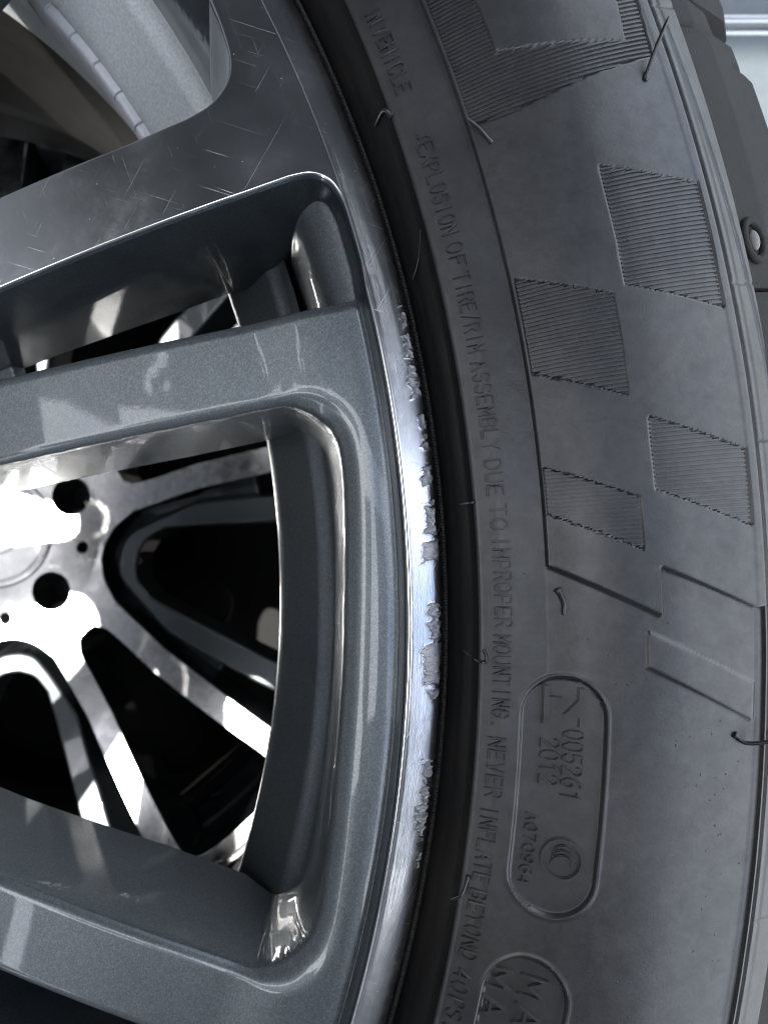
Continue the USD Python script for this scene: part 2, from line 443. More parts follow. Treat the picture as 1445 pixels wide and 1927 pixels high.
def wedge(res):
    """One half of a fifth (0 to 36 degrees): {part: (mesh, material)} in metres."""
    n = int(math.ceil(266 / res))
    gx, gy = np.meshgrid(np.arange(0, n + 1) * res, np.arange(0, int(165 / res) + 2) * res, indexing='ij')
    v = np.stack([gx, gy], -1).reshape(-1, 2)
    g = grid_mesh(np.dstack([gx, gy, gx * 0]))
    f = g.faces
    R = np.hypot(v[:, 0], v[:, 1])
    a = np.degrees(np.arctan2(v[:, 1], v[:, 0]))
    ok = ((R > 70 - 2 * res) & (R < LIP_IN + 2 * res) & (a < 36 + 90 * res / np.maximum(R, 1)))[f].all(1)
    v, f = clip2(v, f[ok], np.hypot(v[:, 0], v[:, 1]) - 71.5)
    v, f = clip2(v, f, LIP_IN - np.hypot(v[:, 0], v[:, 1]))
    c36, s36 = math.cos(math.radians(36)), math.sin(math.radians(36))
    v, f = clip2(v, f, v[:, 0] * s36 - v[:, 1] * c36)
    out = {}

    def mesh(v, f, z, fn=None):
        m = trimesh.Trimesh(np.column_stack([v, z]) / 1000.0, f, process=False)
        if fn is not None:
            e = .12
            gx_ = (fn(v + [e, 0]) - fn(v - [e, 0])) / (2 * e)
            gy_ = (fn(v + [0, e]) - fn(v - [0, e])) / (2 * e)
            nn = np.column_stack([-gx_, -gy_, np.ones(len(v))])
            m.metadata['n'] = nn / np.linalg.norm(nn, axis=1, keepdims=True)
        return m

    def recess(p):
        return wedge_heights(p, 'recess')[:, 0]

    def radius(p):
        return np.hypot(p[:, 0], p[:, 1])
    # machined face and its bright rounded edge
    def face(p):
        return wedge_heights(p, 'face')
    d = np.minimum(-sdf(POLY_RECESS, v), -sdf(POLY_NARROW, v))
    fv, ff = clip2(v, f, d + CHAMFER)
    fv, ff = split(fv, ff, lambda p: np.minimum(-sdf(POLY_RECESS, p), -sdf(POLY_NARROW, p)), [0, -.12, -.22, -.31, -.39])
    m = mesh(fv, ff, face(fv))
    e = .02
    nn = np.column_stack([-(face(fv + [e, 0]) - face(fv - [e, 0])) / (2 * e), -(face(fv + [0, e]) - face(fv - [0, e])) / (2 * e), np.ones(len(fv))])
    m.metadata['n'] = nn / np.linalg.norm(nn, axis=1, keepdims=True)
    out['polished_spoke'] = (m, POL)
    # the side of the spoke that faces the narrow window
    nv, nf = clip2(v, f, sdf(POLY_NARROW, v) - CHAMFER)
    if len(nf):
        def low(p):
            return wedge_heights(p, 'narrow') - zface(radius(p)) + np.interp(radius(p), [235, 248], [42, 31])
        nv, nf = split(nv, nf, lambda p: sdf(POLY_NARROW, p) - CHAMFER, [.2, .5, .8, 1.1, 1.4])
        nv, nf = clip2(nv, nf, low(nv), low)
        out['side_wall'] = (mesh(nv, nf, wedge_heights(nv, 'narrow'), lambda p: wedge_heights(p, 'narrow')), SHADED_PAINT)
    # everything below the machined face: slot wall, painted spoke, painted ring
    rv, rf = clip2(v, f, sdf(POLY_RECESS, v) - CHAMFER)
    def floor(p):
        return recess(p) - zface(radius(p)) + cut_depth(p, radius(p))

    def diff(p):
        return wedge_heights(p, 'recess')[:, 1]
    rv, rf = split(rv, rf, lambda p: sdf(POLY_RECESS, p) - CHAMFER, [.15, .3, .5, .8, 1.1, 1.4, 1.8])
    rv, rf = split(rv, rf, lambda p: -sdf(POLY_WIDE, p) + 1.3, [2.3, 1.7, 1.1, .6, .25, .05, -.05, -.3, -.6, -.9, -1.2, -1.6])
    rv, rf = split(rv, rf, lambda p: sdf(POLY_PAINTED, p), [2.2, 1.4, .7, .25, 0, -.4])
    rv, rf = clip2(rv, rf, floor(rv), floor)
    dv = diff(rv)
    w, s = clip2(rv, rf, dv, diff), clip2(rv, rf, -dv, lambda p: -diff(p))
    out['slot_wall'] = (mesh(*w, recess(w[0]), recess), SHADED_PAINT)
    out['painted_spoke'] = (mesh(*s, recess(s[0]), recess), PAINT)
    return out


def turned(m, deg, flip):
    """A copy of a mesh mirrored about x if flip, then turned about z."""
    v = np.array(m.vertices)
    f = np.array(m.faces)
    if flip:
        v = v * [1, -1, 1]
        f = f[:, ::-1]
    c, s = math.cos(math.radians(deg)), math.sin(math.radians(deg))
    def turn(v):
        return np.stack([v[:, 0] * c - v[:, 1] * s, v[:, 0] * s + v[:, 1] * c, v[:, 2]], 1)
    out = trimesh.Trimesh(turn(v), f, process=False)
    if 'n' in m.metadata:
        out.metadata['n'] = turn(m.metadata['n'] * ([1, -1, 1] if flip else [1, 1, 1]))
    return out


def disc_with_holes(poly, z0, z1):
    m = trimesh.creation.extrude_polygon(poly, z1 - z0, engine='earcut')
    m.apply_translation((0, 0, z0))
    return m


def scuff_depth(a, w):
    """0..1: how torn the rim edge is at angle a (degrees) and w millimetres in from the edge."""
    spans = np.array([(12.0, 13.0, 1.5, .7), (10.7, 11.7, 2.0, .5), (9.9, 10.5, 2.2, .4), (9.15, 9.75, 2.7, .4), (7.85, 8.5, 1.9, .5), (7.0, 7.5, 1.5, .6), (5.55, 6.35, 2.5, .4), (4.8, 5.05, 1.2, .5),
                      (3.55, 4.65, 2.6, .3), (2.45, 3.3, 4.0, .2), (-.7, .75, 2.6, .2), (-2.5, -.8, 3.8, .1), (-3.2, -2.65, 2.4, .4), (-6.4, -5.5, 2.4, .9), (-7.4, -6.5, 2.6, .9), (-8.6, -7.6, 2.2, .8), (-9.8, -9.1, 1.5, .7)])
    best = np.full(np.shape(a), -9.0)
    for lo, hi, wid, off in spans:
        mid, half = (lo + hi) / 2, (hi - lo) / 2
        best = np.maximum(best, np.minimum(np.minimum((half - np.abs(a - mid)) * 4.7 * .8, 1.2), np.minimum((wid * .85 + .3 - w) * .8, (w - off * .6 - .35) * 1.0)))
    return best


def build_wheel(t, fine, axis, C, detail):
    """Fills the Xform t. fine: resolution by (fifth, mirrored), in mm; axis: angle of a wide window's axis."""
    cache = {}
    for k in (0, 1, -1, 2, -2):
        for flip in (False, True):
            r = fine.get((k, flip), C)
            if r not in cache:
                cache[r] = wedge(r)
            w = cache[r]
            ps = part(t, 'polished_spoke', turned(w['polished_spoke'][0], axis + 72 * k, flip), POL if detail else HUB, smooth='own')
            for n in ('side_wall', 'slot_wall'):
                part(ps, n, turned(w[n][0], axis + 72 * k, flip), SHADED_PAINT, smooth='own')
            part(t, 'painted_spoke', turned(w['painted_spoke'][0], axis + 72 * k, flip), PAINT, smooth='own')
    # hub
    hub = Point(0, 0).buffer(.0722, 48)
    for k in range(5):
        b = math.radians(axis + 36 + 72 * k)
        hub = hub.difference(Point(.056 * math.cos(b), .056 * math.sin(b)).buffer(.0131, 24))
        b = math.radians(axis + 72 * k)
        hub = hub.difference(Point(.060 * math.cos(b), .060 * math.sin(b)).buffer(.0042, 16))
    hub = hub.difference(Point(0, 0).buffer(.0392, 48))
    part(t, 'hub', disc_with_holes(hub, -.0530, -.0280), HUB)
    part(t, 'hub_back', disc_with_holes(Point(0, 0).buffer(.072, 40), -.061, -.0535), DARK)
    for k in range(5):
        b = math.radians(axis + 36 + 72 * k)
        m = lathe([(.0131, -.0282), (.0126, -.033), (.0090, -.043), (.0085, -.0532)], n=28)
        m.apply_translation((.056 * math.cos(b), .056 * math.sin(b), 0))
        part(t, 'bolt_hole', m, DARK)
    cp = thing_part(t, 'centre_cap')
    part(cp, 'cap_disc', lathe([(.0, -.0276), (.0335, -.0277), (.0342, -.0283), (.0352, -.0283), (.0358, -.0278), (.0380, -.0279), (.0388, -.035)], n=96), HUB)
    # engraved outline on the cap
    emblem = [[(-.012, .024), (.002, .0262), (.013, .0205), (.0205, .0125), (.0172, .0075), (.0130, .0072), (.0098, .0010), (.0072, -.0095), (.0118, -.0125)],
              [(-.009, .0065), (-.002, .0068), (-.0036, .0002), (-.010, .0000), (-.009, .0065)], [(-.012, .024), (-.019, .012), (-.021, -.004), (-.014, -.014), (-.004, -.018), (.0118, -.0125)]]
    for line in emblem:
        p = np.array(line)
        q = np.column_stack([p, np.full(len(p), -.0277)])
        part(cp, 'emblem_line', tube(q, .00042, 6), DARK)
    # barrel: shaped front ledge, drop centre, back flange
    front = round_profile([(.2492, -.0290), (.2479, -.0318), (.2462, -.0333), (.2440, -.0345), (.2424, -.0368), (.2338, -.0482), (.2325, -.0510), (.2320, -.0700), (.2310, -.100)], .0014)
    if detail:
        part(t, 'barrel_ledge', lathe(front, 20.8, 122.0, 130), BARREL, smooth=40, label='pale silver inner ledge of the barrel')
        part(t, 'barrel_ledge', lathe(front, 122.0, 380.8, 320), PAINT, smooth=40, label='dark grey stretch of the barrel inner ledge')  # rest of the same ledge in a darker grey
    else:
        part(t, 'barrel_ledge', lathe(front, n=180), SHADED_PAINT, smooth=40)
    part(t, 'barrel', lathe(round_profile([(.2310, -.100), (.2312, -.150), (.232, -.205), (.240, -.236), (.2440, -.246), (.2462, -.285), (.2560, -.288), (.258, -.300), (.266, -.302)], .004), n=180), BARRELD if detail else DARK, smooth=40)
    # outside of the rim, hidden under the tyre
    part(t, 'bead_seat', lathe([(.2690, -.0025), (.2655, -.0120), (.2632, -.0150), (.2622, -.0480), (.2400, -.085), (.234, -.20), (.254, -.25), (.256, -.288)][::-1], n=120), DARK)


def thing_part(t, name):
    x = UsdGeom.Xform.Define(stage, numbered(str(t.GetPath()) + '/' + name))
    return x.GetPrim()


AXIS = -3.0
upper = thing('alloy_wheel', 'dark grey alloy wheel with polished spoke and scraped rim edge, lying on top', 'wheel')
build_wheel(upper, {(0, False): .42, (0, True): .5, (1, True): .5}, AXIS, 1.6, True)

# polished rim edge: fine where the photograph shows it, with the kerb damage as torn metal of its own
LIPP = round_profile([(.2638, -.0052), (.2638, -.00005), (.2641, .0001), (.2664, -.00027), (.2686, -.00064), (.2697, -.0010), (.2702, -.0020), (.2700, -.0045), (.2690, -.0075)], .0005, 5)


def lip_surface(a0, a1, step_a, rows):
    seg = np.concatenate([[0], np.cumsum(np.linalg.norm(np.diff(LIPP, axis=0), axis=1))])
    u = np.linspace(0, seg[-1], rows)
    pr = np.stack([np.interp(u, seg, LIPP[:, 0]), np.interp(u, seg, LIPP[:, 1])], 1)
    th = np.radians(np.arange(a0, a1 + step_a / 2, step_a))
    A, Rr = np.meshgrid(np.degrees(th), pr[:, 0] * 1000)
    Z = np.repeat(pr[:, 1][:, None], len(th), 1) * 1000
    return A, Rr, Z


A, Rr, Z = lip_surface(-26, 34, .045, 64)
wd = 270.2 - Rr + np.where(Z < -2.2, -.4, 0)
q = np.stack([A * 4.7, Rr, Z], -1).reshape(-1, 3)
nz1 = meshkit.fbm(q * [2.6, 1.3, 1.3]).reshape(A.shape)
nz1 -= nz1.mean()
nz2 = meshkit.fbm(q * [1.1, .55, .55] + 31).reshape(A.shape)
nz2 -= nz2.mean()
msk = scuff_depth(A, wd) + 2.2 * nz2 + 1.3 * nz1
msk = np.where(Z < -5.5, -1, msk)
lip_mesh = grid_mesh(np.stack([A, Rr, Z], -1))
# split along the ragged outline of the damage
def lip_piece(sign):
    v = np.array(lip_mesh.vertices)
    s = msk.reshape(-1) * sign
    vv = np.column_stack([v, msk.reshape(-1), nz1.reshape(-1)])
    vv, ff = clip2(vv, lip_mesh.faces, s)
    th = np.radians(vv[:, 0])
    R, z = vv[:, 1].copy(), vv[:, 2].copy()
    if sign > 0:
        dep = np.clip(vv[:, 3] * 1.6, 0, 1)
        tear = .09 * meshkit.fbm(np.column_stack([vv[:, 0] * 4.7 * 3.4, R * 1.0, z]) + 5)
        z -= dep * (.05 + tear)
        R += dep * .12 * vv[:, 4]
    else:
        z += .03 * np.exp(-(vv[:, 3] / .12) ** 2)
    m = trimesh.Trimesh(np.stack([R * np.cos(th), R * np.sin(th), z], 1) / 1000, ff, process=False)
    m.metadata['edge'] = vv[:, 3]
    return m


lip_part = part(upper, 'rim_edge', lip_piece(-1), LIP, smooth=35)
sc = lip_piece(1)
comps = sorted(trimesh.graph.connected_components(sc.face_adjacency, nodes=np.arange(len(sc.faces))), key=len, reverse=True)
small = [i for c in comps if len(c) <= 60 for i in c]


def scrape(name, ids, **kw):
    """A torn patch of the rim edge; the primvar rim tells how near its ragged border a point is (dirt and burrs sit there)."""
    f = sc.faces[np.asarray(ids, int)]
    idx = np.unique(f)
    m = np.zeros(len(sc.vertices), int)
    m[idx] = np.arange(len(idx))
    p = part(lip_part, name, trimesh.Trimesh(np.array(sc.vertices)[idx], m[f], process=False), SCRAPE, smooth=False, **kw)
    UsdGeom.PrimvarsAPI(p).CreatePrimvar('rim', Sdf.ValueTypeNames.FloatArray, 'vertex').Set(Vt.FloatArray.FromNumpy(sc.metadata['edge'][idx].astype(np.float32)))


for c in comps:
    if len(c) > 60:
        scrape('kerb_scrape', c, label='rough scraped bare metal on the rim edge')
if small:
    scrape('small_nicks', small, kind='stuff')
part(upper, 'rim_edge', lathe(LIPP, 34, 334, 300), LIP, smooth=35)

# stick-on balance weights along the barrel
for k in range(7):
    a0, a1 = 30.05 + 2.46 * k, 30.05 + 2.46 * (k + 1) - .16
    if k == 6:
        a1 = a0 + 2.2
    pr = round_profile([(.2323, -.0530), (.2306, -.0527), (.2297, -.0534), (.2292, -.0550), (.2292, -.0700), (.2318, -.0705)], .0008, 4)
    th = np.radians(np.linspace(a0, a1, 9))
    v = np.stack([pr[:, 0][:, None] * np.cos(th), pr[:, 0][:, None] * np.sin(th), np.repeat(pr[:, 1][:, None], 9, 1)], -1)
    m = grid_mesh(v)
    m.invert()
    caps = []
    for col in (0, 8):
        ring = v[:, col]
        caps.append(trimesh.Trimesh(np.vstack([ring, ring.mean(0)]), [[i, (i + 1) % len(ring), len(ring)] for i in range(len(ring))], process=False))
    part(upper, 'balance_weight', cat([m] + caps), LEAD, smooth=40)

lower = thing('alloy_wheel', 'clean bright polished wheel seen down through the spokes, lying underneath', 'wheel', (-.005, .0205, -.352), 0)
build_wheel(lower, {}, -11.0, .8, False)
part(lower, 'rim_edge', lathe(LIPP, n=180), HUB, smooth=35)

# ------------------------------------------------------------------ the tyre on the upper wheel
BEAD = [(.2655, -.0120), (.2690, -.0062), (.2699, -.0042), (.2705, -.0034), (.2712, -.0034)]
SIDE = round_profile([(.2712, -.0036), (.2717, -.0012), (.2724, .0006), (.2731, .0012), (.2735, .0040), (.2743, .0108), (.2752, .0128), (.2790, .0137), (.2866, .0142)], .0007, 4)
OUT = spline([(.2866, .0142), (.2930, .0156), (.3000, .0163), (.3080, .0163), (.3160, .0152), (.3235, .0134), (.3258, .0121), (.3290, .0102)], 12)
seg = np.concatenate([SIDE, OUT[1:]])
RR = np.concatenate([np.linspace(.2712, .2760, 60), np.arange(.27625, .2866, .0003), np.arange(.2866, .3291, .00028)])
# the inner flank is steep: parametrise by arc length there, by radius beyond
sl = np.concatenate([[0], np.cumsum(np.linalg.norm(np.diff(seg, axis=0), axis=1))])
uu = np.concatenate([np.linspace(0, .0215, 90)[:-1], np.arange(.0215, sl[-1], .00028), [sl[-1]]])
PR = np.stack([np.interp(uu, sl, seg[:, 0]), np.interp(uu, sl, seg[:, 1])], 1)


def side_z(R):
    """Height of the side wall at radius R (metres), without its markings."""
    return np.interp(R, seg[:, 0], seg[:, 1])


def tp(a, R):
    """Flat chart of the side wall in millimetres: x along the circumference at radius 300, y the radius."""
    return np.stack([np.asarray(a) * math.pi / 180 * 300, np.asarray(R)], -1)


def chart(pts):
    return Polygon([tp(a, R) for a, R in pts])


def stadium(a0, a1, R0, R1, half):
    return LineString([tp(a0, R0), tp((a0 + a1) / 2, (R0 + R1) / 2 ), tp(a1, R1)]).buffer(half, 24)


PANEL_1 = stadium(-2.78, -7.93, 289.3, 289.5, 7.15)
PANEL_2 = stadium(-12.05, -18.5, 288.5, 288.6, 7.0)
TILT = [chart([(.13, 302.6), (-1.05, 302.5), (-2.67, 321.3), (-1.49, 321.4)])]
GHOST = LineString([tp(-2.6, 312.5), tp(-8.6, 311.5)])


HATCH = [
    [(29, 287.5), (22.2, 287.5), (17.50, 287.4), (17.42, 294.2), (17.62, 302.0), (17.81, 309.9), (17.98, 320.6), (19.83, 321.4), (29, 321.4), (29, 317.9), (19.93, 317.8), (18.59, 316.7), (18.96, 308.2), (19.52, 295.1), (21.39, 294.9), (29, 294.9)],
    [(14.96, 305.4), (14.37, 313.6), (13.82, 322.0), (9.89, 321.6), (11.06, 305.0)],
    [(12.05, 287.5), (10.84, 302.9), (7.55, 302.6), (8.79, 287.4)],
    [(6.85, 305.1), (5.55, 321.6), (3.21, 321.5), (4.54, 304.9)],
    [(5.58, 287.3), (4.33, 302.4), (2.65, 302.5), (3.99, 287.3)]]
HATCH_AREA = shapely.union_all([Polygon([tuple(tp(*q)) for q in pts]).buffer(0) for pts in HATCH])


def side_relief(a, R):
    """Relief of the side wall in millimetres at angle a (degrees) and radius R (millimetres)."""
    xy = tp(a, R).reshape(-1, 2)
    bound = np.where(R < 304.9, np.interp(R, [286.8, 304.8], [2.24, .57]), np.interp(R, [305, 321.3], [2.1, .77]))
    h = .62 * sstep(R, 286.65, 286.95) * np.where(R < 323, sstep(a - bound, -.055, .055), 1)
    for P in (PANEL_1, PANEL_2):
        d = sdf(P, xy).reshape(a.shape)
        h = np.where(d > -.7, h * (1 - sstep(d, -.7, -.2)), h)
        h += .16 * np.exp(-((d + .05) / .32) ** 2) - .62 * sstep(d, .05, .5)
    for P in TILT:
        d = sdf(P, xy).reshape(a.shape)
        h += .40 * sstep(d, -.1, .3)
    h -= .38 * sstep(sdf(HATCH_AREA, xy).reshape(a.shape), -.02, .14)
    h -= .6 * np.exp(-((R - 323.7) / .17) ** 2)
    h += .10 * sstep(R, 321.6, 321.9) * (1 - sstep(R, 323.2, 323.5))
    for x in (20.0, 19.55, 10.62, 5.75, -8.55):
        h -= .25 * np.exp(-((a - x) * 5.3 / .2) ** 2) * sstep(R, 323.9, 324.5)
    h -= .35 * np.exp(-((R - np.interp(a, [8, 19], [328.7, 325.6])) / .25) ** 2) * (a > 7)
    return h


TH = np.arange(-24, 33.01, .058)
A, K = np.meshgrid(TH, np.arange(len(PR)))
Rm = PR[K, 0] * 1000
h = side_relief(A, Rm)
wav = meshkit.fbm(np.stack([A * 5.2 * .05, Rm * .05, A * 0], -1).reshape(-1, 3)).reshape(A.shape) * .25
h = h + wav * sstep(Rm, 276, 280)
tn = np.gradient(PR, axis=0)
tn /= np.linalg.norm(tn, axis=1, keepdims=True)
nr, nz = -tn[:, 1], tn[:, 0]
rad = PR[K, 0] + nr[K] * h / 1000
zz = PR[K, 1] + nz[K] * h / 1000
tr_ = np.radians(A)
tyre = thing('tyre', 'black rubber tyre with hatched blocks and moulded warning text, mounted on top wheel', 'tyre')
side_pts = np.stack([rad * np.cos(tr_), rad * np.sin(tr_), zz], -1)
kb = int(np.searchsorted(PR[:, 0], .27515))
RUBP = rubber('shaded_black_rubber', (.0045, .0045, .0047), .66, .25, .10)  # darker copy of the tyre rubber; shade of this flank put into colour
part(tyre, 'rim_protector', grid_mesh(side_pts[:kb + 1]), RUBP, smooth=35)
part(tyre, 'side_wall', grid_mesh(side_pts[kb:]), RUB, smooth=35)
part(tyre, 'side_wall', lathe(PR[::4], 33, 336, 220), RUB, smooth=35)


def on_side(m, a0, R0, lift=0.0):
    """Lays a flat mesh (x along the text, y towards its top, z out; metres) on the side wall: x runs clockwise from angle a0, y outwards from radius R0 (mm)."""
    v = np.array(m.vertices)
    a = a0 - np.degrees(v[:, 0] / (R0 / 1000 + .0015))
    R = R0 / 1000 + v[:, 1]
    z = side_z(R) + (side_relief(a, R * 1000) / 1000 * 0 + lift) + v[:, 2]
    return trimesh.Trimesh(np.stack([R * np.cos(np.radians(a)), R * np.sin(np.radians(a)), z], 1), np.array(m.faces)[:, ::-1] if False else m.faces, process=False)


# bead ring with its fine cord pattern, close to the rim
th = np.arange(-24, 33, .020)
prb = round_profile(BEAD, .0003, 3)
Ab, Kb = np.meshgrid(th, np.arange(len(prb)))
cord = .00013 * np.sin(2 * np.pi * (Ab / .125 + Kb * .16)) * ((prb[Kb, 0] > .2698))
part(tyre, 'bead_ring', grid_mesh(np.stack([prb[Kb, 0] * np.cos(np.radians(Ab)), prb[Kb, 0] * np.sin(np.radians(Ab)), prb[Kb, 1] + cord], -1)), RUBB, smooth=True)
part(tyre, 'bead_ring', lathe(BEAD, 33, 336, 200), RUBB)

# hatched blocks: radial ribs, each its own prism
def rib(a, R0, R1, w=.44, hgt=.10):
    n = max(3, int((R1 - R0) / 2.0) + 1)
    R = np.linspace(R0, R1, n) / 1000
    jit = rng.normal(0, .005, n)
    sec = [(-w / 2, -.60), (-w * .34, hgt), (w * .34, hgt), (w / 2, -.60)]
    v = []
    base = (side_relief(np.full(n, a), R * 1000) if False else np.full(n, .60)) / 1000
    for k, (x, z) in enumerate(sec):
        ang = np.radians(a) + (x + jit * .4) / 1000 / R
        v.append(np.stack([R * np.cos(ang), R * np.sin(ang), side_z(R) + base + (z + (jit if z > 0 else 0)) / 1000], -1))
    v = np.array(v)
    m = grid_mesh(v)
    e0 = trimesh.Trimesh(v[:, 0], [[0, 1, 2], [0, 2, 3]], process=False)
    e1 = trimesh.Trimesh(v[:, -1], [[0, 2, 1], [0, 3, 2]], process=False)
    m = cat([m, e0, e1])
    return m


for k, pts in enumerate(HATCH):
    poly = Polygon(pts).buffer(0)
    ribs = []
    for a in np.arange(poly.bounds[0] + .05, min(poly.bounds[2], 26), .1385):
        cut = poly.intersection(LineString([(a, 280), (a, 330)]))
        for g in getattr(cut, 'geoms', [cut]):
            if g.length > .8:
                ribs.append(rib(a, g.bounds[1] + .1, g.bounds[3] - .1))
    part(tyre, 'hatched_block', cat(ribs), RUB, smooth=False, kind='stuff')

# moulded lettering: single-line strokes, widened and extruded, one mesh to a word
GLYPH = {
    'A': ['0,0 .5,1 1,0', '.2,.38 .8,.38'], 'B': ['0,0 0,1 .65,1 .95,.85 .95,.65 .65,.53 0,.53', '.65,.53 1,.38 1,.15 .7,0 0,0'],
    'C': ['1,.8 .75,1 .25,1 0,.78 0,.22 .25,0 .75,0 1,.2'], 'D': ['0,0 0,1 .6,1 1,.72 1,.28 .6,0 0,0'],
    'E': ['1,0 0,0 0,1 1,1', '0,.52 .8,.52'], 'F': ['0,0 0,1 1,1', '0,.52 .8,.52'],
    'G': ['1,.8 .75,1 .25,1 0,.78 0,.22 .25,0 .75,0 1,.2 1,.48 .6,.48'], 'H': ['0,0 0,1', '1,0 1,1', '0,.5 1,.5'], 'I': ['.5,0 .5,1'],
    'L': ['0,1 0,0 1,0'], 'M': ['0,0 0,1 .5,.35 1,1 1,0'], 'N': ['0,0 0,1 1,0 1,1'],
    'O': ['.3,0 .7,0 1,.25 1,.75 .7,1 .3,1 0,.75 0,.25 .3,0'], 'P': ['0,0 0,1 .7,1 1,.85 1,.6 .7,.45 0,.45'],
    'R': ['0,0 0,1 .7,1 1,.85 1,.62 .7,.48 0,.48', '.5,.48 1,0'], 'S': ['0,.18 .25,0 .75,0 1,.2 .95,.42 .1,.58 0,.8 .25,1 .75,1 1,.84'],
    'T': ['0,1 1,1', '.5,1 .5,0'], 'U': ['0,1 0,.22 .25,0 .75,0 1,.22 1,1'], 'V': ['0,1 .5,0 1,1'], 'X': ['0,0 1,1', '0,1 1,0'],
    'Y': ['0,1 .5,.5 1,1', '.5,.5 .5,0'], '/': ['.1,-.05 .9,1.05'], '.': ['.4,.0 .6,.0'], '*': ['.2,.2 .8,.8', '.2,.8 .8,.2', '.5,.1 .5,.9'],
    '0': ['.3,0 .7,0 1,.25 1,.75 .7,1 .3,1 0,.75 0,.25 .3,0'], '1': ['.2,.8 .6,1 .6,0'], '2': ['0,.8 .25,1 .75,1 1,.8 1,.62 0,0 1,0'],
    '4': ['.75,0 .75,1 0,.3 1,.3'], '5': ['1,1 .1,1 0,.55 .6,.62 1,.42 1,.2 .7,0 .25,0 0,.18'],
    '6': ['.9,1 .4,.95 0,.5 0,.22 .3,0 .7,0 1,.22 1,.4 .7,.58 .3,.58 0,.4'], '7': ['0,1 1,1 .4,0'],
    '9': ['.1,0 .6,.05 1,.5 1,.78 .7,1 .3,1 0,.78 0,.6 .3,.42 .7,.42 1,.6']}


def extruded(shape, h, slope=.10):
    """Raised lettering with drafted sides (millimetres): a wider foot under a narrower top."""
    out = []
    for g in getattr(shape, 'geoms', [shape]):
        if g.is_empty:
            continue
        out.append(trimesh.creation.extrude_polygon(g, h * .55 + .4, engine='earcut').apply_translation((0, 0, -.4)))
        t = g.buffer(-slope)
        for q in getattr(t, 'geoms', [t]):
            if not q.is_empty:
                out.append(trimesh.creation.extrude_polygon(q, h * .5, engine='earcut').apply_translation((0, 0, h * .5)))
    return cat(out)


def word_shape(text, length, height, stroke):
    pitch = length / (len(text) - .34)
    w = pitch * .66
    polys = []
    for i, ch in enumerate(text):
        for s in GLYPH.get(ch, []):
            p = np.array([[float(c) for c in q.split(',')] for q in s.split()]) * [w, height] + [i * pitch, 0]
            polys.append(LineString(p).buffer(stroke / 2, 4))
    return shapely.union_all(polys)


def moulded(name, text, a0, a1, R0, height, stroke=.44, h=.52, drop=0.0, jog=0.0):
    """A word moulded into the side wall from angle a0 clockwise to a1, its foot at radius R0 (millimetres)."""
    L = math.radians(a0 - a1) * (R0 + height / 2)
    m = extruded(word_shape(text, L, height, stroke), h)
    v = np.array(m.vertices)
    a = a0 - np.degrees(v[:, 0] / (R0 + height / 2))
    R = (R0 + v[:, 1] + jog * v[:, 0] / L) / 1000
    z = side_z(R) + (v[:, 2] - drop) / 1000
    part(tyre, name, trimesh.Trimesh(np.stack([R * np.cos(np.radians(a)), R * np.sin(np.radians(a)), z], 1), m.faces, process=False), RUBL, smooth=False)


for text, a0, a1, R0 in (('IN', 22.82, 22.27, 277.2), ('VEHICLE', 22.06, 19.58, 277.3), ('*', 17.95, 17.68, 277.8), ('EXPLOSION', 17.56, 14.2, 277.6), ('OF', 13.84, 13.04, 277.7), ('TIRE/RIM', 12.74, 9.9, 277.7),
                         ('ASSEMBLY', 9.52, 6.41, 277.7), ('DUE', 6.03, 4.81, 277.6), ('TO', 4.44, 3.6, 277.8), ('IMPROPER', 3.29, .19, 277.9), ('MOUNTING.', -.12, -3.3, 277.6), ('NEVER', -3.66, -5.68, 277.3),
                         ('INFLATE', -6.04, -8.61, 277.0), ('BEYOND', -8.92, -11.26, 276.9), ('40', -11.65, -12.43, 276.6), ('PSI', -12.65, -13.76, 276.6)):
    moulded('moulded_word', text, a0, a1, R0 + .05, 2.75)
SUNK = .55
moulded('moulded_number', '005261', -3.22, -5.44, 289.6, 3.1, .42, .66, SUNK, .15)
moulded('moulded_number', '2012', -3.56, -5.04, 286.0, 2.9, .42, .66, SUNK, .15)
moulded('moulded_number', 'A070964', -6.08, -8.42, 284.6, 2.0, .32, .58, SUNK, -.1)
moulded('moulded_word', 'MAX', -11.35, -13.9, 287.6, 4.2, .62, .66, SUNK)
moulded('moulded_word', 'MAX', -11.35, -13.9, 281.9, 4.2, .62, .66, SUNK)


def shape_on_side(name, shape, h, drop):
    """Raises a chart-space outline (tp millimetres) on the side wall."""
    m = extruded(shape, h, .14)
    v = np.array(m.vertices)
    a = np.degrees(v[:, 0] / 300)
    R = v[:, 1] / 1000
    part(tyre, name, trimesh.Trimesh(np.stack([R * np.cos(np.radians(a)), R * np.sin(np.radians(a)), side_z(R) + (v[:, 2] - drop) / 1000], 1), m.faces, process=False), RUBL, smooth=False)


